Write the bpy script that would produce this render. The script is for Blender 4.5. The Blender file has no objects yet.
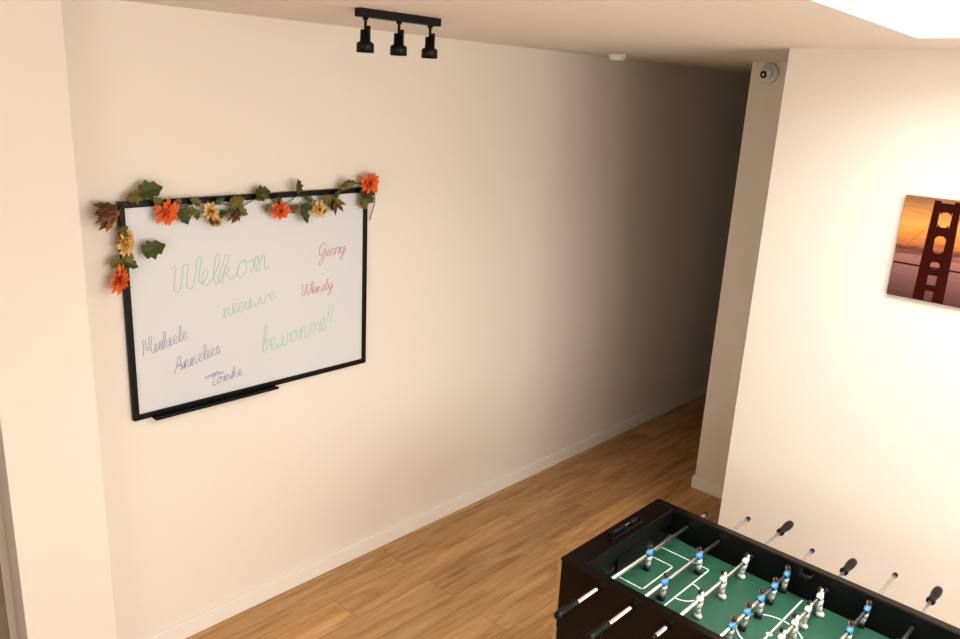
import bpy, bmesh, math, random
from mathutils import Vector, Matrix
random.seed(7)
scene=bpy.context.scene
H=2.52
CZ=2.77      # ceiling height
YL=3.087     # left wall plane
XR=3.57      # right wall plane
YRE=1.565    # right wall free end
XC=4.63      # corridor return wall plane
YC=2.24

# ------------------------------------------------------------ materials
def newmat(name):
    m=bpy.data.materials.new(name); m.use_nodes=True
    nt=m.node_tree; b=nt.nodes['Principled BSDF']
    return m,nt,b
def mat(name,col,rough=.5,metal=0,bump=0,bscale=60,coat=0,var=0,spec=None):
    m,nt,b=newmat(name)
    b.inputs['Base Color'].default_value=(*col,1)
    b.inputs['Roughness'].default_value=rough
    b.inputs['Metallic'].default_value=metal
    if coat: b.inputs['Coat Weight'].default_value=coat
    if spec is not None: b.inputs['Specular IOR Level'].default_value=spec
    if bump or var:
        tc=nt.nodes.new('ShaderNodeTexCoord'); n=nt.nodes.new('ShaderNodeTexNoise')
        n.inputs['Scale'].default_value=bscale; n.inputs['Detail'].default_value=4
        nt.links.new(tc.outputs['Object'],n.inputs['Vector'])
        if bump:
            bp=nt.nodes.new('ShaderNodeBump'); bp.inputs['Strength'].default_value=bump
            bp.inputs['Distance'].default_value=.002
            nt.links.new(n.outputs['Fac'],bp.inputs['Height']); nt.links.new(bp.outputs['Normal'],b.inputs['Normal'])
        if var:
            r=nt.nodes.new('ShaderNodeMapRange'); r.inputs['To Min'].default_value=1-var; r.inputs['To Max'].default_value=1+var
            mx=nt.nodes.new('ShaderNodeVectorMath'); mx.operation='SCALE'; mx.inputs[0].default_value=col
            nt.links.new(n.outputs['Fac'],r.inputs['Value']); nt.links.new(r.outputs['Result'],mx.inputs['Scale'])
            nt.links.new(mx.outputs['Vector'],b.inputs['Base Color'])
    return m
M={}
M['wall']=mat('wall_paint',(.79,.735,.66),.75,bump=.12,bscale=90,spec=.3)
M['ceil']=mat('ceiling_paint',(.80,.755,.71),.8,bump=.08,bscale=90,spec=.3)
M['base']=mat('baseboard_paint',(.84,.79,.72),.4)
M['dark']=mat('panel_grey_brown',(.20,.15,.11),.6)
M['black']=mat('black_plastic',(.006,.006,.006),.45,spec=.3)
M['blackg']=mat('black_lacquer',(.008,.005,.004),.2,spec=.35)
M['pit']=mat('black_inner_wall',(.005,.005,.005),.45,spec=.3)
M['tan']=mat('raw_wood_edge',(.50,.33,.16),.6,var=.2,bscale=30)
M['steel']=mat('chrome_rod',(.85,.84,.82),.3,metal=1)
M['white']=mat('white_plastic',(.75,.75,.73),.45)
M['line']=mat('field_line_white',(.75,.78,.74),.5)
M['board']=mat('whiteboard_enamel',(.66,.68,.70),.22,spec=.5)
M['field']=mat('green_felt_print',(.038,.130,.085),.35,var=.08,bscale=8)
M['teamw']=mat('player_white',(.78,.76,.70),.35)
M['teamb']=mat('player_blue',(.10,.33,.62),.35)
M['skin']=mat('player_skin',(.60,.36,.22),.5)
M['hair']=mat('player_hair',(.03,.015,.01),.5)
M['shoe']=mat('player_shoe',(.02,.02,.03),.4)
M['lens']=mat('camera_lens',(.01,.01,.012),.08)
M['leaf1']=mat('leaf_green',(.06,.08,.016),.6,var=.5,bscale=40)
M['leaf2']=mat('leaf_olive',(.14,.12,.02),.6,var=.5,bscale=40)
M['leaf3']=mat('leaf_brown',(.12,.05,.02),.6,var=.5,bscale=40)
M['orange']=mat('petal_orange',(.74,.15,.035),.6,var=.45,bscale=60)
M['cream']=mat('petal_yellow',(.72,.48,.18),.6,var=.3,bscale=50)
M['core']=mat('flower_core',(.30,.12,.02),.8)
M['twig']=mat('garland_twig',(.10,.06,.03),.8)
M['ink_g']=mat('marker_green',(.36,.58,.49),1,spec=0)
M['ink_r']=mat('marker_red',(.60,.14,.17),1,spec=0)
M['ink_b']=mat('marker_blue',(.21,.22,.38),1,spec=0)

def floor_mat():
    m,nt,b=newmat('oak_laminate')
    N=nt.nodes; L=nt.links
    tc=N.new('ShaderNodeTexCoord')
    br=N.new('ShaderNodeTexBrick'); br.offset=.37; br.offset_frequency=2
    br.inputs['Scale'].default_value=1
    br.inputs['Brick Width'].default_value=1.28; br.inputs['Row Height'].default_value=.19
    br.inputs['Mortar Size'].default_value=.0014; br.inputs['Mortar Smooth'].default_value=.3
    br.inputs['Color1'].default_value=(0,0,0,1); br.inputs['Color2'].default_value=(1,1,1,1); br.inputs['Mortar'].default_value=(.5,.5,.5,1)
    L.new(tc.outputs['Object'],br.inputs['Vector'])
    mp=N.new('ShaderNodeMapping'); mp.inputs['Scale'].default_value=(1.3,13,1)
    add=N.new('ShaderNodeVectorMath'); add.operation='MULTIPLY_ADD'
    add.inputs[1].default_value=(7,7,7)
    L.new(br.outputs['Color'],add.inputs[0]); L.new(tc.outputs['Object'],add.inputs[2])
    L.new(add.outputs['Vector'],mp.inputs['Vector'])
    n=N.new('ShaderNodeTexNoise'); n.inputs['Scale'].default_value=1.6; n.inputs['Detail'].default_value=7; n.inputs['Roughness'].default_value=.62; n.inputs['Distortion'].default_value=.8
    L.new(mp.outputs['Vector'],n.inputs['Vector'])
    cr=N.new('ShaderNodeValToRGB')
    e=cr.color_ramp.elements
    e[0].position=.28; e[0].color=(.30,.145,.055,1)
    e[1].position=.72; e[1].color=(.62,.39,.190,1)
    x=e.new(.5); x.color=(.49,.285,.127,1)
    L.new(n.outputs['Fac'],cr.inputs['Fac'])
    mr=N.new('ShaderNodeMapRange'); mr.inputs['To Min'].default_value=.82; mr.inputs['To Max'].default_value=1.13
    L.new(br.outputs['Color'],mr.inputs['Value'])
    sc=N.new('ShaderNodeVectorMath'); sc.operation='SCALE'
    L.new(cr.outputs['Color'],sc.inputs[0]); L.new(mr.outputs['Result'],sc.inputs['Scale'])
    mm=N.new('ShaderNodeMix'); mm.data_type='RGBA'
    mm.inputs['B'].default_value=(.20,.10,.045,1)
    L.new(br.outputs['Fac'],mm.inputs['Factor']); L.new(sc.outputs['Vector'],mm.inputs['A'])
    L.new(mm.outputs['Result'],b.inputs['Base Color'])
    b.inputs['Roughness'].default_value=.42; b.inputs['Specular IOR Level'].default_value=.4
    bp=N.new('ShaderNodeBump'); bp.inputs['Strength'].default_value=.15; bp.inputs['Distance'].default_value=.001
    L.new(n.outputs['Fac'],bp.inputs['Height']); L.new(bp.outputs['Normal'],b.inputs['Normal'])
    return m
M['floor']=floor_mat()

def canvas_mat():
    m,nt,b=newmat('sunset_canvas_print')
    N=nt.nodes; L=nt.links
    tc=N.new('ShaderNodeTexCoord'); sp=N.new('ShaderNodeSeparateXYZ')
    L.new(tc.outputs['Generated'],sp.inputs['Vector'])
    n=N.new('ShaderNodeTexNoise'); n.inputs['Scale'].default_value=3; n.inputs['Detail'].default_value=6
    mp=N.new('ShaderNodeMapping'); mp.inputs['Scale'].default_value=(1,2,11)
    L.new(tc.outputs['Generated'],mp.inputs['Vector']); L.new(mp.outputs['Vector'],n.inputs['Vector'])
    ad=N.new('ShaderNodeMath'); ad.operation='MULTIPLY_ADD'; ad.inputs[1].default_value=.16
    L.new(n.outputs['Fac'],ad.inputs[0]); L.new(sp.outputs['Z'],ad.inputs[2])
    su=N.new('ShaderNodeMath'); su.operation='SUBTRACT'; su.inputs[1].default_value=.08; L.new(ad.outputs[0],su.inputs[0])
    cr=N.new('ShaderNodeValToRGB'); e=cr.color_ramp.elements
    stops=[(0,(.09,.04,.04)),(.18,(.17,.08,.075)),(.30,(.23,.11,.10)),(.42,(.31,.14,.115)),(.48,(.11,.045,.035)),(.53,(.34,.12,.055)),(.62,(.62,.23,.06)),(.74,(.66,.32,.09)),(1,(.26,.12,.06))]
    e[0].position=0; e[0].color=(*stops[0][1],1); e[1].position=1; e[1].color=(*stops[-1][1],1)
    for p,c in stops[1:-1]:
        q=e.new(p); q.color=(*c,1)
    L.new(su.outputs[0],cr.inputs['Fac']); L.new(cr.outputs['Color'],b.inputs['Base Color'])
    b.inputs['Roughness'].default_value=.8; b.inputs['Specular IOR Level'].default_value=.1
    return m
M['canvas']=canvas_mat()
M['sil']=mat('print_bridge_silhouette',(.040,.009,.006),1,spec=0)

# ------------------------------------------------------------ mesh builder
class B:
    def __init__(s): s.bm=bmesh.new(); s.mats=[]
    def mi(s,m):
        if m not in s.mats: s.mats.append(m)
        return s.mats.index(m)
    def box(s,x0,x1,y0,y1,z0,z1,m,bev=0):
        r=bmesh.ops.create_cube(s.bm,size=1,matrix=Matrix.Translation(((x0+x1)/2,(y0+y1)/2,(z0+z1)/2))@Matrix.Diagonal((x1-x0,y1-y0,z1-z0,1)))
        vs=r['verts']; fs={f for v in vs for f in v.link_faces}; i=s.mi(m)
        for f in fs: f.material_index=i
        if bev:
            es={e for v in vs for e in v.link_edges}
            o=bmesh.ops.bevel(s.bm,geom=list(es),offset=bev,segments=2,affect='EDGES',profile=.5)
            for f in o['faces']: f.material_index=i
    def prism(s,pts,z0,z1,m):
        i=s.mi(m); a=[s.bm.verts.new((x,y,z0)) for x,y in pts]; c=[s.bm.verts.new((x,y,z1)) for x,y in pts]; n=len(pts)
        fs=[s.bm.faces.new(a[::-1]),s.bm.faces.new(c)]+[s.bm.faces.new((a[k],a[(k+1)%n],c[(k+1)%n],c[k])) for k in range(n)]
        for f in fs: f.material_index=i
    def rev(s,prof,m,mat4=Matrix(),n=20,smooth=True,sx=1,sy=1):
        i=s.mi(m); rings=[]
        for r,z in prof:
            rings.append([s.bm.verts.new(mat4@Vector((r*sx*math.cos(2*math.pi*k/n),r*sy*math.sin(2*math.pi*k/n),z))) for k in range(n)])
        for a,b in zip(rings,rings[1:]):
            for k in range(n):
                f=s.bm.faces.new((a[k],a[(k+1)%n],b[(k+1)%n],b[k])); f.material_index=i; f.smooth=smooth
        for rg,fl in ((rings[0],True),(rings[-1],False)):
            f=s.bm.faces.new(rg[::-1] if fl else rg); f.material_index=i
    def poly(s,pts,m,smooth=False):
        f=s.bm.faces.new([s.bm.verts.new(p) for p in pts]); f.material_index=s.mi(m); f.smooth=smooth; return f
    def loft(s,secs,m,mat4=Matrix(),n=12,p=2.6):
        i=s.mi(m); rings=[]
        for cx,cy,z,hx,hy in secs:
            ring=[]
            for k in range(n):
                a=2*math.pi*k/n; c,sn=math.cos(a),math.sin(a)
                ring.append(s.bm.verts.new(mat4@Vector((cx+hx*math.copysign(abs(c)**(2/p),c),cy+hy*math.copysign(abs(sn)**(2/p),sn),z))))
            rings.append(ring)
        for a,b in zip(rings,rings[1:]):
            for k in range(n):
                f=s.bm.faces.new((a[k],a[(k+1)%n],b[(k+1)%n],b[k])); f.material_index=i; f.smooth=True
        for rg,fl in ((rings[0],True),(rings[-1],False)):
            f=s.bm.faces.new(rg[::-1] if fl else rg); f.material_index=i
    def finish(s,name,parent=None,loc=None,rot=None,norm=True):
        if norm: bmesh.ops.recalc_face_normals(s.bm,faces=s.bm.faces)
        me=bpy.data.meshes.new(name); s.bm.to_mesh(me); s.bm.free()
        for m in s.mats: me.materials.append(M[m])
        o=bpy.data.objects.new(name,me); scene.collection.objects.link(o)
        if parent: o.parent=parent
        if loc: o.location=loc
        if rot: o.rotation_euler=rot
        return o
def empty(name,loc=(0,0,0)):
    e=bpy.data.objects.new(name,None); e.empty_display_size=.1; scene.collection.objects.link(e); e.location=loc; return e
def box(name,x0,x1,y0,y1,z0,z1,m,bev=0,parent=None):
    b=B(); b.box(x0,x1,y0,y1,z0,z1,m,bev); return b.finish(name,parent)
RX=Matrix.Rotation(math.pi/2,4,'Y')   # local z -> world x

# ------------------------------------------------------------ room shell
XB=-2.2; YB=-2.6; XE=8.6
box('floor',XB-.1,XE+.1,YB-.1,YL+.15,-.1,0,'floor')
SKX0,SKX1,SKY0=1.5,3.07,-.62
SKYa,SKYb=.812,.908     # slanted near reveal
b=B(); t=.38
b.box(XB-.1,SKX0,YB-.1,YL+.15,CZ,CZ+t,'ceil'); b.box(SKX1,XE+.1,YB-.1,YL+.15,CZ,CZ+t,'ceil')
b.box(SKX0,SKX1,YB-.1,SKY0,CZ,CZ+t,'ceil')
b.prism([(SKX0,SKYa),(SKX1,SKYb),(SKX1,YL+.15),(SKX0,YL+.15)],CZ,CZ+t,'ceil')
b.finish('ceiling')
box('wall_left',XB-.1,XE+.1,YL,YL+.15,0,CZ,'wall')
box('wall_right',XR,XC,YB,YRE,0,CZ,'wall')
box('wall_corridor',XC,XE,YB,YC,0,CZ,'wall')
box('wall_end',XE,XE+.1,YB-.1,YL,0,CZ,'wall')
# back wall with an added, unseen window opening for fill light
BA,BB=-.6,1.4
b=B()
b.box(XB-.1,XB,YB-.1,YL,0,.9,'wall'); b.box(XB-.1,XB,YB-.1,YL,2.3,CZ,'wall')
b.box(XB-.1,XB,YB-.1,BA,.9,2.3,'wall'); b.box(XB-.1,XB,BB,YL,.9,2.3,'wall')
b.finish('wall_back')
b=B()
for y0,y1,z0,z1 in ((BA,BA+.06,.9,2.3),(BB-.06,BB,.9,2.3),(BA,BB,.9,.96),(BA,BB,2.24,2.3),(.37,.43,.9,2.3)):
    b.box(XB-.07,XB-.02,y0,y1,z0,z1,'white')
b.finish('added_back_window')  # made-up frame around the back fill opening
# side wall with added window opening for fill light (unseen, right of the camera)
WA,WB_=-.3,3.3
b=B()
b.box(XB,XR,YB-.1,YB,0,.8,'wall'); b.box(XB,XR,YB-.1,YB,2.4,CZ,'wall')
b.box(XB,WA,YB-.1,YB,.8,2.4,'wall'); b.box(WB_,XR,YB-.1,YB,.8,2.4,'wall')
b.finish('wall_side')
b=B()
for x0,x1,z0,z1 in ((WA,WA+.06,.8,2.4),(WB_-.06,WB_,.8,2.4),(WA,WB_,.8,.86),(WA,WB_,2.34,2.4),(1.47,1.53,.8,2.4)):
    b.box(x0,x1,YB-.07,YB-.02,z0,z1,'white')
b.finish('added_side_window')  # made-up window frame for the side fill
b=B(); w=.05
for x0,x1,y0,y1 in ((SKX0,SKX1,SKY0,SKY0+w),(SKX0,SKX1,SKYa,SKYb),(SKX0,SKX0+w,SKY0+w,SKYa),(SKX1-w,SKX1,SKY0+w,SKYa)):
    b.box(x0,x1,y0,y1,CZ+t,CZ+t+.06,'white')
b.finish('window_2')
# projecting pier left of the board, dark flat panel beyond
box('wall_pier',.735,1.062,2.96,YL,0,CZ,'wall',.003)
box('dark_panel',-.25,.70,YL-.035,YL-.001,0,2.1,'dark',.003)
# baseboards
box('baseboard_left',1.066,XE,YL-.014,YL,0,.09,'base',.003)
box('baseboard_corridor',XC-.014,XC,YRE,YC+.014,0,.085,'base',.003)
box('baseboard_return',XC,XE,YC,YC+.014,0,.085,'base',.003)
box('baseboard_right',XR-.014,XR,YB,YRE,0,.085,'base',.003)

# ------------------------------------------------------------ whiteboard
WX0,WX1,WZ0,WZ1=1.24,2.440,1.143,2.044
wb=empty('whiteboard',((WX0+WX1)/2,YL,(WZ0+WZ1)/2)); wl=Vector(wb.location)
def chld(o,p):
    o.parent=p; o.location=Vector(o.location)-Vector(p.location); return o
b=B(); f=.024; ya,yb=YL-.024,YL
b.box(WX0,WX1,ya,yb,WZ1-f,WZ1,'black',.003); b.box(WX0,WX1,ya,yb,WZ0,WZ0+f,'black',.003)
b.box(WX0,WX0+f,ya,yb,WZ0+f,WZ1-f,'black',.003); b.box(WX1-f,WX1,ya,yb,WZ0+f,WZ1-f,'black',.003)
chld(b.finish('frame'),wb)
chld(box('surface',WX0+f*.8,WX1-f*.8,YL-.016,YL,WZ0+f*.8,WZ1-f*.8,'board'),wb)
b=B(); b.box(1.315,1.90,YL-.058,YL-.02,WZ0-.004,WZ0+.003,'black',.002); b.box(1.315,1.90,YL-.061,YL-.056,WZ0-.004,WZ0+.009,'black',.002)
chld(b.finish('pen_tray'),wb)

G={ # glyph: width, points
'w':(1.35,[(0,.95),(.08,.4),(.25,0),(.5,.35),(.6,.95),(.65,.4),(.85,0),(1.1,.4),(1.15,1),(1.35,.85)]),
'e':(.75,[(0,.15),(.3,.4),(.5,.75),(.35,1),(.14,.7),(.2,.15),(.45,0),(.75,.25)]),
'l':(.6,[(0,.15),(.3,.8),(.45,1.7),(.3,2),(.17,1.5),(.2,.3),(.35,0),(.6,.2)]),
'k':(.95,[(0,.15),(.3,1),(.4,1.8),(.25,2),(.15,1.5),(.12,0),(.2,.6),(.45,.95),(.55,.75),(.3,.5),(.5,.35),(.7,.02),(.95,.2)]),
'o':(.95,[(.1,.35),(.3,.95),(.5,1),(.25,.95),(.12,.5),(.3,.02),(.6,.2),(.65,.7),(.5,.98),(.7,.8),(.95,.88)]),
'm':(1.35,[(0,.85),(.12,.9),(.14,.02),(.25,.7),(.42,1),(.52,.75),(.54,.02),(.66,.7),(.84,1),(.96,.75),(1.0,.15),(1.12,0),(1.35,.2)]),
'n':(.95,[(0,.85),(.12,.9),(.14,.02),(.25,.7),(.44,1),(.56,.75),(.6,.15),(.72,0),(.95,.2)]),
'i':(.5,[(0,.15),(.2,.95),(.18,.3),(.28,0),(.5,.2)]),
'u':(.95,[(0,.9),(.08,.9),(.1,.25),(.3,0),(.5,.3),(.6,.95),(.6,.25),(.72,0),(.95,.2)]),
'b':(.8,[(0,.15),(.3,1),(.4,1.8),(.25,2),(.15,1.5),(.13,.3),(.3,0),(.52,.25),(.5,.75),(.4,.85),(.8,.8)]),
'r':(.7,[(0,.15),(.15,1.0),(.28,.85),(.45,.9),(.45,.2),(.55,0),(.7,.15)]),
's':(.65,[(0,.1),(.3,1.05),(.35,.75),(.48,.3),(.35,.02),(.15,.1),(.3,.05),(.65,.2)]),
'd':(1.0,[(.1,.4),(.3,.95),(.5,.9),(.25,.95),(.1,.5),(.25,.02),(.5,.3),(.68,1.2),(.72,2),(.66,1),(.66,.2),(.8,0),(1.0,.2)]),
'y':(.85,[(0,.9),(.08,.9),(.12,.35),(.3,.1),(.5,.4),(.58,.95),(.56,0),(.4,-.9),(.2,-.85),(.35,-.3),(.85,.3)]),
'c':(.65,[(.1,.4),(.45,.9),(.3,1),(.12,.6),(.2,.1),(.4,0),(.65,.2)]),
'h':(.9,[(0,.15),(.3,1),(.4,1.8),(.25,2),(.15,1.5),(.12,0),(.22,.6),(.42,.95),(.54,.7),(.58,.12),(.7,0),(.9,.2)]),
'W':(1.9,[(0,1.7),(.15,1.95),(.25,1.2),(.5,0),(.72,.8),(.9,1.8),(1.0,.9),(1.2,0),(1.5,1),(1.7,2.1),(1.75,1.4),(1.9,.2)]),
'G':(1.3,[(.9,1.6),(.75,2),(.35,1.7),(.12,.9),(.35,.3),(.75,.6),(.95,1.1),(.92,.2),(.75,-.8),(.4,-1.0),(.45,-.4),(1.3,.3)]),
'M':(1.6,[(0,0),(.1,.9),(.2,1.9),(.4,1.2),(.6,.5),(.8,1.2),(1.0,2.0),(1.08,1),(1.15,.15),(1.3,0),(1.6,.2)]),
'A':(1.35,[(0,0),(.2,.5),(.45,1.2),(.75,2),(.85,1.2),(.95,.05),(.85,.7),(.3,.75),(.95,.7),(1.35,.2)]),
'T':(.95,[(-.3,1.75),(.1,2.0),(.7,1.95),(1.0,2.05),(.5,1.95),(.42,1),(.35,.05),(.6,0),(.95,.2)]),
'!':(.4,[(.2,2.1),(.12,.5)]),
}
def write(name,word,x0,z0,x1,z1,xh,ink,r=.0021,slant=.25,jit=1.0):
    strokes=[[]]; pen=0
    for ch in word:
        w,p=G[ch]; k=1+jit*random.uniform(-.15,.15); h=1+jit*random.uniform(-.12,.12); dz=jit*random.uniform(-.07,.07)
        p=[(a*k,c*h+dz) for a,c in p]; w=w*k
        if ch=='!':
            strokes.append([(pen+a,c) for a,c in p]); strokes.append([(pen+.08,.08),(pen+.10,0)])
        else:
            cur=strokes[0]; pp=[(pen+a,c) for a,c in p]
            if cur: pp=pp[1:]
            cur+=pp
        if ch=='i': strokes.append([(pen+.25,1.45),(pen+.28,1.5)])
        pen+=w*(1 if ch.islower() else .95)
    L=math.hypot(x1-x0,z1-z0); ang=math.atan2(z1-z0,x1-x0); sx=L/pen
    cu=bpy.data.curves.new(name,'CURVE'); cu.dimensions='3D'; cu.bevel_depth=r; cu.bevel_resolution=2; cu.resolution_u=8
    for st in strokes:
        sp=cu.splines.new('BEZIER'); sp.bezier_points.add(len(st)-1)
        for bp,(a,c) in zip(sp.bezier_points,st):
            lx=a*sx+c*xh*slant+random.uniform(-.02,.02)*sx; lz=c*xh*random.uniform(.96,1.04)
            bp.co=(x0+lx*math.cos(ang)-lz*math.sin(ang),0,z0+lx*math.sin(ang)+lz*math.cos(ang))
            bp.handle_left_type=bp.handle_right_type='AUTO'
    cu.materials.append(M[ink])
    o=bpy.data.objects.new(name,cu); scene.collection.objects.link(o)
    o.scale=(1,.25,1); o.location=(0,YL-.0164,0); chld(o,wb)
write('writing_welkom','Welkom',1.42,1.655,1.89,1.705,.064,'ink_g',.0017)
write('writing_nieuwe','nieuwe',1.655,1.515,1.925,1.565,.042,'ink_g',.0017)
write('writing_bewoners','bewoners!!',1.84,1.315,2.235,1.37,.055,'ink_g',.0017)
write('writing_gerry','Gerry',2.15,1.725,2.31,1.735,.034,'ink_r',.0013,jit=.5)
write('writing_wendy','Wendy',2.05,1.553,2.236,1.565,.028,'ink_r',.0013,jit=.5)
write('writing_michiele','Michiele',1.298,1.412,1.490,1.452,.034,'ink_b',.0011,jit=.3)
write('writing_annelies','Annelies',1.425,1.312,1.638,1.360,.034,'ink_b',.0012,jit=.3)
write('writing_tomke','Tomke',1.585,1.215,1.74,1.235,.026,'ink_b',.0012,jit=.3)
write('writing_note','comen',1.556,1.253,1.65,1.262,.010,'ink_b',.0008)

# ------------------------------------------------------------ garland
gb=B(); YG=YL-.045
def leaf(x,z,ang,L,m,y=YG,wd=.36,tilt=None):
    L=L*.85
    tilt=random.uniform(-.5,.5) if tilt is None else tilt
    roll=random.uniform(-.5,.5)
    mt=Matrix.Translation((x,y,z))@Matrix.Rotation(-ang,4,'Y')@Matrix.Rotation(tilt*.5,4,'Z')@Matrix.Rotation(roll,4,'X')
    n=16; i=gb.mi(m); mid=[];up=[];lo=[]
    for k in range(n+1):
        t=k/n; w=L*wd*(math.sin(math.pi*min(1,t**.75))**.7)*(1+.22*math.sin(2*math.pi*t*3.2-.6)) if 0<k<n else .0004
        dr=-.3*L*(t-.4)**2
        mid.append(gb.bm.verts.new(mt@Vector((t*L,dr,0))))
        up.append(gb.bm.verts.new(mt@Vector((t*L-w*.15,dr-w*.35,w)))); lo.append(gb.bm.verts.new(mt@Vector((t*L-w*.15,dr-w*.35,-w))))
    for k in range(n):
        for a,b_ in ((mid,up),(lo,mid)):
            f=gb.bm.faces.new((a[k],a[k+1],b_[k+1],b_[k])); f.material_index=i
def flower(x,z,R_,m,y=YG-.012,layers=3,squash=1,ang0=0):
    R_=R_*.9
    i=gb.mi(m)
    for l in range(layers):
        n=13-2*l; rr=R_*(1-.24*l); lift=.12+.36*l
        for k in range(n):
            a=2*math.pi*(k+.5*l)/n+random.uniform(-.18,.18); Lp=rr*random.uniform(.75,1.15); w=rr*.17; lf=lift+random.uniform(-.15,.2)
            mt=Matrix.Translation((x,y-.004*l,z))@Matrix.Rotation(ang0,4,'Y')@Matrix.Diagonal((squash,1,1,1))@Matrix.Rotation(-a,4,'Y')
            sec=[(0.05,.3),(.35,.8),(.7,1),(.93,.6),(1,.05)]
            vs=[]
            for t_,ww in sec:
                d=-math.sin(lf)*t_*Lp*1.0+ (.2*Lp*t_*t_ if l==0 else 0)
                c=math.cos(lf)*t_*Lp
                vs.append([gb.bm.verts.new(mt@Vector((c,d-.25*w*ww,w*ww))),gb.bm.verts.new(mt@Vector((c,d+.25*w,0))),gb.bm.verts.new(mt@Vector((c,d-.25*w*ww,-w*ww)))])
            for p,q in zip(vs,vs[1:]):
                for j in (0,1):
                    f=gb.bm.faces.new((p[j],p[j+1],q[j+1],q[j])); f.material_index=i; f.smooth=True
    mt=Matrix.Translation((x,y-.010,z))@Matrix.Rotation(math.pi/2,4,'X')
    gb.rev([(.001,-.004),(R_*.12,0),(R_*.10,.007),(.001,.010)],'core',mt,10)
def cone(x,z,ang,L,m='leaf3'):
    for k in range(11):
        a=ang+random.uniform(-1.0,1.0)
        leaf(x+random.uniform(-.012,.012),z+random.uniform(-.012,.012),a,L*random.uniform(.6,1),random.choice([m,'leaf3','leaf3','leaf2','core']),y=YG-random.uniform(0,.02),wd=.15)
O=[(1.415,2.000,.058),(1.928,1.969,.055),(2.425,2.068,.064)]
for x,z,r in O: flower(x,z,r,'orange',squash=1.08)
flower(1.212,1.755,.072,'orange',squash=.5,ang0=.35)
for x,z,r in ((1.601,1.990,.05),(1.245,1.885,.052),(2.129,1.965,.05)): flower(x,z,r,'cream',squash=.8)
flower(1.625,1.945,.035,'cream',squash=.8); flower(1.255,1.92,.03,'cream')
LV=[(1.31,2.080,.15,.115,'leaf1'),(1.325,2.07,3.3,.08,'leaf2'),(1.475,2.01,-1.2,.085,'leaf1'),(1.50,2.00,-.3,.06,'leaf2'),
(1.31,1.845,.3,.11,'leaf1'),(1.27,1.845,3.6,.07,'leaf2'),(1.235,1.825,-.6,.075,'leaf1'),(1.22,1.835,3.9,.06,'leaf2'),
(1.69,2.02,.2,.08,'leaf2'),(1.72,1.995,-.6,.07,'leaf2'),(1.81,2.045,.1,.10,'leaf1'),(1.86,2.04,3.4,.06,'leaf2'),
(2.03,2.04,1.9,.085,'leaf1'),(2.04,1.99,-1.3,.11,'leaf1'),(2.055,1.985,-.3,.06,'leaf1'),(2.02,1.99,-2.4,.06,'leaf2'),
(2.27,2.07,.1,.085,'leaf2'),(2.29,2.05,2.8,.05,'leaf2'),(2.37,2.03,-.2,.10,'leaf1'),(2.38,2.00,-1.0,.08,'leaf2'),(2.41,2.01,-.6,.075,'leaf1'),
(2.20,2.01,-1.1,.085,'leaf2'),(2.22,2.01,.7,.06,'leaf1'),(1.40,2.03,2.6,.06,'leaf2'),(1.56,2.02,2.7,.06,'leaf2'),(1.62,2.02,.6,.06,'leaf1'),
(1.94,2.0,2.5,.06,'leaf1'),(2.15,2.0,.4,.06,'leaf2'),(2.10,2.0,2.6,.05,'leaf1'),(1.24,1.80,-2.0,.05,'leaf2'),(1.22,1.93,.5,.06,'leaf2'),
(1.45,2.02,.9,.05,'leaf2'),(1.54,2.0,-1.5,.05,'leaf1'),(1.66,1.99,-2.2,.05,'leaf1'),(1.88,2.0,-2.2,.05,'leaf2'),(1.98,1.985,-.9,.05,'leaf2'),(2.17,1.97,-2,.05,'leaf1'),(1.24,1.79,3.4,.05,'leaf1'),(1.21,1.98,2.4,.05,'leaf2')]
for x,z,a,L,m in LV: leaf(x,z,a,L,m)
cone(1.215,2.02,3.3,.11); cone(1.72,1.99,-2.0,.085,'leaf1'); cone(2.215,2.0,-.9,.08); cone(1.25,1.925,-2.2,.055); cone(1.60,1.965,-1.2,.05)
gl=empty('flower_garland',(1.85,YL-.04,2.0))
chld(gb.finish('leaves_and_flowers',norm=False),gl)
def wire(name,pts,r,m,parent):
    cu=bpy.data.curves.new(name,'CURVE'); cu.dimensions='3D'; cu.bevel_depth=r; cu.bevel_resolution=2
    sp=cu.splines.new('BEZIER'); sp.bezier_points.add(len(pts)-1)
    for bp,p in zip(sp.bezier_points,pts): bp.co=p; bp.handle_left_type=bp.handle_right_type='AUTO'
    cu.materials.append(M[m]); o=bpy.data.objects.new(name,cu); scene.collection.objects.link(o); chld(o,parent)
wire('wire_top',[(1.17,YL-.03,2.02),(1.25,YG+.01,2.045),(1.36,YG+.01,2.05),(1.46,YG+.01,2.015),(1.6,YG+.01,2.03),(1.74,YG+.01,2.0),(1.86,YG+.01,2.035),(1.95,YG+.01,1.995),(2.05,YG+.01,2.03),(2.17,YG+.01,1.985),(2.29,YG+.01,2.055),(2.44,YG+.01,2.05),(2.485,YL-.02,2.0),(2.46,YL-.015,1.88)],.0022,'twig',gl)
wire('wire_side',[(1.27,YG+.01,2.05),(1.225,YG+.01,1.99),(1.25,YG+.01,1.91),(1.245,YG+.01,1.82),(1.22,YG+.01,1.74),(1.26,YG+.01,1.71)],.0022,'twig',gl)

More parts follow.
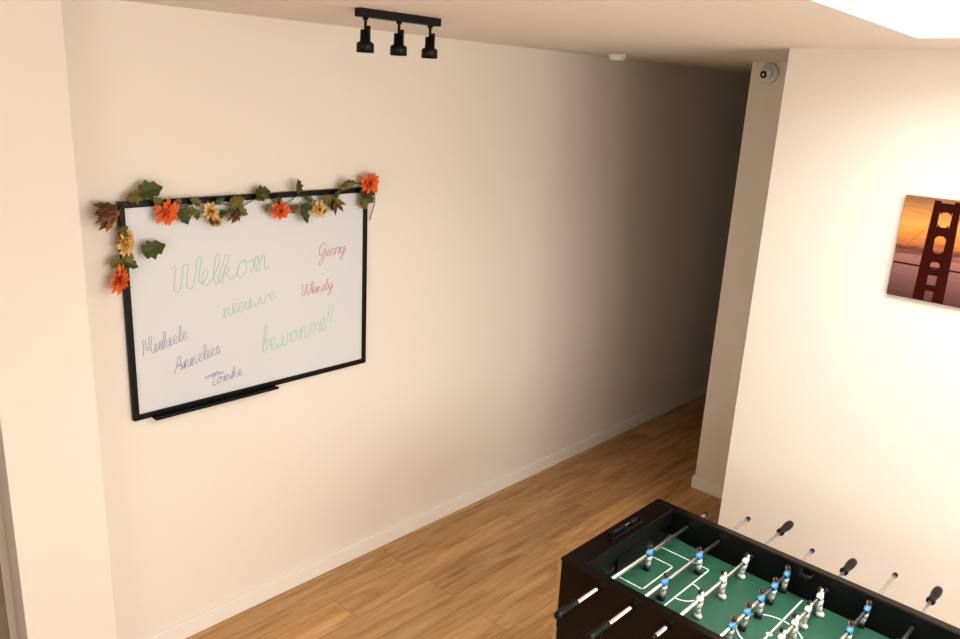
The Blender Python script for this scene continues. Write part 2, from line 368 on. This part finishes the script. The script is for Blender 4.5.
# ------------------------------------------------------------ ceiling fittings
ts=empty('track_spotlight',(1.95,2.285,CZ))
b=B(); b.box(1.765,2.14,2.268,2.302,CZ-.028,CZ,'black',.003)
for i,x in enumerate((1.80,1.95,2.10)):
    X_=Matrix.Translation((x,2.285,0))
    b.rev([(.005,CZ-.07),(.005,CZ-.026)],'black',X_,10)
    b.rev([(.010,CZ-.036),(.010,CZ-.028)],'black',X_,12)
    b.rev([(.001,CZ-.068),(.017,CZ-.068),(.018,CZ-.105),(.028,CZ-.110),(.030,CZ-.116),(.030,CZ-.142),(.024,CZ-.142),(.020,CZ-.130),(.001,CZ-.130)][::-1],'black',X_,20)
    b.box(x-.004,x+.004,2.262,2.285,CZ-.106,CZ-.055,'black')
chld(b.finish('spot_bar_with_heads'),ts)
b=B(); b.rev([(.055,CZ),(.055,CZ-.012),(.048,CZ-.016),(.048,CZ-.022),(.040,CZ-.034),(.012,CZ-.038),(.001,CZ-.038)],'white',Matrix.Translation((4.06,2.80,0)),28)
b.finish('smoke_detector')
b=B(); mt=Matrix.Translation((XC,2.125,2.705))@Matrix.Rotation(-math.pi/2,4,'Y')
b.rev([(.056,0),(.056,.018),(.050,.030),(.040,.034)],'white',mt,28)
m2=mt@Matrix.Translation((0,0,.036))
b.rev([(.001,-.036)]+[(.037*math.cos(a),.037*math.sin(a)) for a in [i*math.pi/2/8 for i in range(8)]]+[(.001,.037)],'white',m2,24)
m3=Matrix.Translation((XC-.036,2.125,2.705))@Matrix.Rotation(math.radians(-105),4,'Y')@Matrix.Rotation(math.radians(-12),4,'X')
b.rev([(.020,.026),(.021,.036),(.017,.042),(.015,.036),(.001,.036)],'lens',m3,20)
b.finish('security_camera')

# ------------------------------------------------------------ canvas picture
cp=empty('canvas_picture',(XR,.7,2.0))
PY1,PY0,PZ0,PZ1=.980,.380,1.790,2.205; PXF=XR-.022
chld(box('canvas',PXF,XR,PY0,PY1,PZ0,PZ1,'canvas',.002),cp)
b=B(); lay=[PXF-.0005]
def sil(pts):
    lay[0]-=.00004
    b.poly([(lay[0],y,z) for y,z in pts],'sil')
def rect(y0,y1,z0,z1): sil([(y0,z0),(y1,z0),(y1,z1),(y0,z1)])
ty=.822
for sgn in (-1,1):
    for (za,zb,w0,w1) in ((PZ0+.003,1.98,.021,.018),(1.98,2.09,.017,.015),(2.09,2.198,.014,.012)):
        c0=ty+sgn*.036; c1=ty+sgn*.031
        sil([(c0-w0,za),(c0+w0,za),(c0+w1,zb),(c0-w1,zb)])
for z0,z1 in ((2.155,2.190),(2.060,2.095),(1.955,1.990),(1.90,1.925),(1.835,1.86)): rect(ty-.045,ty+.045,z0,z1)
for zt,zb_ in ((2.155,2.095),(2.060,1.990),(1.955,1.925)):
    for s_ in (-1,1):
        y_=ty+s_*.020
        sil([(y_,zt),(y_-s_*.010,zt),(y_,zt-.012)]); sil([(y_,zb_),(y_-s_*.010,zb_),(y_,zb_+.012)])
rect(PY0+.004,PY1-.004,1.927,1.933)
def cab(pts):
    for (y0,z0),(y1,z1) in zip(pts,pts[1:]): sil([(y0,z0-.001),(y1,z1-.001),(y1,z1+.001),(y0,z0+.001)])
cab([(ty,2.19),(ty+.07,2.07),(ty+.15,1.96)]); cab([(ty,2.19),(ty-.12,2.06),(ty-.26,1.98),(ty-.44,1.94)])
chld(b.finish('bridge_print',norm=False),cp)

# ------------------------------------------------------------ foosball table
FT=.88; X0,X1=2.13,2.80; Y0,Y1=.17,1.505; SW=.032; PY_T=1.415; PY_B=.26; FZ=.752; RZ=.83
ft=empty('foosball_table',((X0+X1)/2,(Y0+Y1)/2,0))
def fadd(o): return chld(o,ft)
b=B()
zb=.58
b.box(X0,X0+SW,Y0,Y1,zb,FT-.012,'blackg',.002); b.box(X1-SW,X1,Y0,Y1,zb,FT-.012,'blackg',.002)
b.box(X0+SW,X1-SW,PY_T,Y1,zb,FT-.012,'blackg'); b.box(X0+SW,X1-SW,Y0,PY_B,zb,FT-.012,'blackg')
b.box(X0+SW,X1-SW,PY_B,PY_T,zb,FZ-.004,'pit')
b.box(X0-.004,X0+SW,Y0-.004,Y1+.004,FT-.012,FT,'blackg',.003); b.box(X1-SW,X1+.004,Y0-.004,Y1+.004,FT-.012,FT,'blackg',.003)
b.box(X0+SW,X1-SW,PY_T,Y1+.004,FT-.012,FT,'blackg',.003); b.box(X0+SW,X1-SW,Y0-.004,PY_B,FT-.012,FT,'blackg',.003)
fadd(b.finish('cabinet'))
b=B()
b.box(X0+SW,X0+SW+.003,PY_B,PY_T,FZ,FT-.003,'pit'); b.box(X1-SW-.003,X1-SW,PY_B,PY_T,FZ,FT-.003,'pit')
b.box(X0+SW,X1-SW,PY_T-.003,PY_T,FZ+.06,FT-.003,'pit'); b.box(X0+SW,X1-SW,PY_B,PY_B+.003,FZ,FT-.003,'pit')
for xx,sg in ((X0+SW+.003,1),(X1-SW-.003,-1)):
    b.poly([(xx,PY_T-.003,FZ+.012),(xx,PY_T-.085,FZ+.001),(xx+sg*.085,PY_T-.003,FZ+.001)],'field')
fadd(b.finish('inner_liner',norm=False))
fadd(box('playfield',X0+SW,X1-SW,PY_B,PY_T,FZ-.004,FZ,'field'))
xc=(X0+X1)/2; yc=(PY_T+PY_B)/2
b=B(); lz=FZ+.0006; lw=.0035
def seg(x0,y0,x1,y1,w=lw):
    d=Vector((x1-x0,y1-y0)).normalized(); n=Vector((-d.y,d.x))*w; e=d*w
    b.poly([(x0-e.x+n.x,y0-e.y+n.y,lz),(x0-e.x-n.x,y0-e.y-n.y,lz),(x1+e.x-n.x,y1+e.y-n.y,lz),(x1+e.x+n.x,y1+e.y+n.y,lz)],'line')
def arc(cx,cy,r,a0,a1,n=40):
    for k in range(n):
        p=a0+(a1-a0)*k/n; q=a0+(a1-a0)*(k+1)/n
        b.poly([(cx+(r-lw)*math.cos(p),cy+(r-lw)*math.sin(p),lz),(cx+(r+lw)*math.cos(p),cy+(r+lw)*math.sin(p),lz),(cx+(r+lw)*math.cos(q),cy+(r+lw)*math.sin(q),lz),(cx+(r-lw)*math.cos(q),cy+(r-lw)*math.sin(q),lz)],'line')
seg(X0+SW+.02,yc,X1-SW-.02,yc); arc(xc,yc,.11,0,2*math.pi,64); arc(xc,yc,.008,0,2*math.pi,16)
for sg,ye in ((-1,PY_T-.02),(1,PY_B+.02)):
    for hw,dp in ((.20,.22),(.11,.11)):
        seg(xc-hw,ye,xc-hw,ye+sg*dp); seg(xc+hw,ye,xc+hw,ye+sg*dp); seg(xc-hw,ye+sg*dp,xc+hw,ye+sg*dp)
    seg(xc-.20,ye,xc+.20,ye)
    arc(xc,ye+sg*.22,.065,0 if sg>0 else math.pi,math.pi if sg>0 else 2*math.pi,24)
fadd(b.finish('field_markings',norm=False))
b=B()
b.box(xc-.10,xc+.10,PY_T-.006,PY_T-.003,FZ,FZ+.07,'black')
fadd(b.finish('goal'))
b=B(); yy=1.462
b.box(2.37,2.58,yy-.018,yy+.018,FT-.001,FT+.004,'black',.002)
for x in (2.375,2.575): b.box(x-.004,x+.004,yy-.010,yy+.010,FT+.003,FT+.024,'black',.001)
b.rev([(.0022,2.375),(.0022,2.575)],'steel',Matrix.Translation((0,yy,FT+.016))@RX,8)
for k in range(10):
    x=2.392+.0125*k+(0 if k<7 else .04)
    b.rev([(.006,-.005),(.009,-.003),(.009,.003),(.006,.005)],'black',Matrix.Translation((x,yy,FT+.016))@RX,12)
fadd(b.finish('score_counter'))
b=B()
mt=Matrix.Translation((X1-SW-.015,yc+.005,FT-.028))
b.rev([(.001,-.022),(.020,-.018),(.026,0),(.027,.018),(.023,.018),(.020,.002),(.001,-.010)],'black',mt,24)
fadd(b.finish('ball_entry_cup'))
b=B()
for x0,x1 in ((X0+.003,X0+.085),(X1-.085,X1-.003)):
    for y0,y1 in ((Y0+.004,Y0+.09),(Y1-.09,Y1-.004)):
        b.box(x0,x1,y0,y1,.0,zb+.002,'blackg',.004)
b.box(X0+.02,X0+.04,Y0+.09,Y1-.09,.12,.18,'blackg'); b.box(X1-.04,X1-.02,Y0+.09,Y1-.09,.12,.18,'blackg')
for y in (Y0+.03,Y1-.05): b.box(X0+.085,X1-.085,y,y+.02,.12,.18,'blackg')
fadd(b.finish('legs'))
fadd(box('end_panel',X0+.002,X1-.002,Y1,Y1+.016,.50,FT-.014,'tan',.001))
def player(name,x,y,team,rot):
    b=B()
    sh='teamb' if team=='b' else 'teamw'; skin='skin' if team=='b' else 'teamw'
    b.loft([(0,.003,-.076,.010,.013),(0,.003,-.066,.011,.014),(0,.001,-.058,.009,.009)],'shoe' if team=='b' else 'teamw')
    b.loft([(0,.001,-.059,.008,.008),(0,0,-.045,.0095,.009),(0,0,-.030,.011,.009)],'teamw')
    b.loft([(0,0,-.032,.0125,.0105),(0,0,-.020,.0135,.010),(0,0,-.012,.0125,.009)],'teamw')
    b.loft([(0,0,-.013,.0125,.009),(0,0,0,.015,.0105),(0,0,.010,.016,.0095),(0,0,.015,.011,.007),(0,0,.018,.005,.005)],sh)
    for sx in (-1,1):
        b.loft([(sx*.0175,.002,-.020,.0035,.004),(sx*.0185,0,-.005,.0045,.005),(sx*.0165,0,.009,.005,.006),(sx*.013,0,.013,.003,.004)],sh,n=8)
        b.loft([(sx*.017,.003,-.027,.003,.004),(sx*.0175,.002,-.0195,.0035,.004)],skin,n=8)
    b.loft([(0,0,.016,.0042,.0042),(0,.0005,.020,.0065,.007),(0,.0005,.027,.0082,.0088),(0,0,.033,.0072,.008),(0,0,.037,.003,.004)],skin,p=2.1)
    b.loft([(0,-.0022,.024,.0085,.0075),(0,-.0012,.030,.0088,.0090),(0,-.0005,.036,.006,.0065),(0,0,.039,.002,.003)],'hair',p=2.1)
    o=b.finish(name,None,(x,y,RZ)); o.scale=(1.12,1.12,1.0)
    o.rotation_euler=(math.radians(rot),0,0 if team=='b' else math.pi)
    fadd(o)
rods=[(1.341,'b',[2.477],1.915,2.924),(1.198,'b',[2.352,2.607],1.90,3.025),(1.057,'w',[2.356,2.53,2.709],2.05,3.113),
(.908,'b',[2.304,2.415,2.525,2.636,2.746],1.86,2.985),(.765,'w',[2.26,2.37,2.48,2.59,2.70],2.03,3.02),
(.620,'b',[2.41,2.585,2.755],1.90,3.062),(.475,'w',[2.35,2.60],2.06,3.07),(.330,'w',[2.47],2.05,3.03)]
hp=[(.008,0),(.0145,.004),(.0165,.02),(.0165,.045),(.013,.075),(.0135,.095),(.016,.104),(.014,.112),(.007,.113)]
for i,(y,tm,xs_,xa,xb) in enumerate(rods):
    b=B()
    b.rev([(.0070,xa),(.0070,xb)],'steel',Matrix.Translation((0,y,RZ))@RX,14)
    if tm=='b':
        b.rev([(r,z) for r,z in hp],'black',Matrix.Translation((xa-.02,y,RZ))@RX,18)
        b.rev([(.005,-.012),(.0092,-.010),(.0092,.006),(.006,.010)],'black',Matrix.Translation((xb,y,RZ))@RX,14)
    else:
        b.rev([(r,z) for r,z in hp],'black',Matrix.Translation((xb+.02,y,RZ))@Matrix.Rotation(-math.pi/2,4,'Y'),18)
        b.rev([(.006,-.010),(.0092,-.006),(.0092,.010),(.005,.012)],'black',Matrix.Translation((xa,y,RZ))@RX,14)
    for xw in (X0-.004,X1+.004):
        b.rev([(.0145,-.003),(.0145,.003)],'black',Matrix.Translation((xw,y,RZ))@RX,18)
    for x in (X0+SW+.012,X1-SW-.012):
        b.rev([(.012,-.008),(.012,.008)],'black',Matrix.Translation((x,y,RZ))@RX,14)
    for x in xs_:
        for d in (-.023,.023): b.rev([(.0085,-.003),(.0085,.003)],'black',Matrix.Translation((x+d,y,RZ))@RX,12)
    fadd(b.finish('rod_%d'%(i+1)))
    for k,x in enumerate(xs_): player('player_%s_%d_%d'%('blue' if tm=='b' else 'white',i+1,k+1),x,y,tm,random.uniform(-9,9))

# ------------------------------------------------------------ lights
def area(name,loc,rot,sx,sy,e,col):
    l=bpy.data.lights.new(name,'AREA'); l.shape='RECTANGLE'; l.size=sx; l.size_y=sy; l.energy=e; l.color=col
    o=bpy.data.objects.new(name,l); scene.collection.objects.link(o); o.location=loc; o.rotation_euler=rot; return o
area('skylight_daylight',((SKX0+SKX1)/2,(SKY0+SKYa)/2,CZ+t+.08),(0,0,0),SKX1-SKX0,SKYa-SKY0,72,(1,.98,.945))
area('side_fill',((WA+WB_)/2,YB-.15,1.6),(math.pi/2,0,0),WB_-WA,1.6,98,(1,.97,.92))  # added fill through the made-up side window, brightens the left wall
area('back_fill',(XB-.15,(BA+BB)/2,1.6),(0,-math.pi/2,0),1.4,BB-BA,24,(1,.97,.92))  # added fill behind the camera to lift the corridor return wall
w=bpy.data.worlds.new('sky'); scene.world=w; w.use_nodes=True
w.node_tree.nodes['Background'].inputs['Color'].default_value=(.95,.97,1,1); w.node_tree.nodes['Background'].inputs['Strength'].default_value=1.5

# ------------------------------------------------------------ camera
cd=bpy.data.cameras.new('camera'); cam=bpy.data.objects.new('camera',cd); scene.collection.objects.link(cam)
cd.lens=793/960*36; cd.sensor_width=36; cd.clip_start=.02
fwd=Vector((.7031,.6552,-.2761)).normalized(); right=Vector((.6916,-.7205,.0515))
right=(right-fwd*right.dot(fwd)).normalized(); up=right.cross(fwd).normalized()
m=Matrix((right,up,-fwd)).transposed().to_4x4(); m.translation=(0,0,H)
cam.matrix_world=m; scene.camera=cam
scene.view_settings.view_transform='Standard'
for lk in ('Medium High Contrast','Standard - Medium High Contrast'):
    try: scene.view_settings.look=lk; break
    except Exception: pass
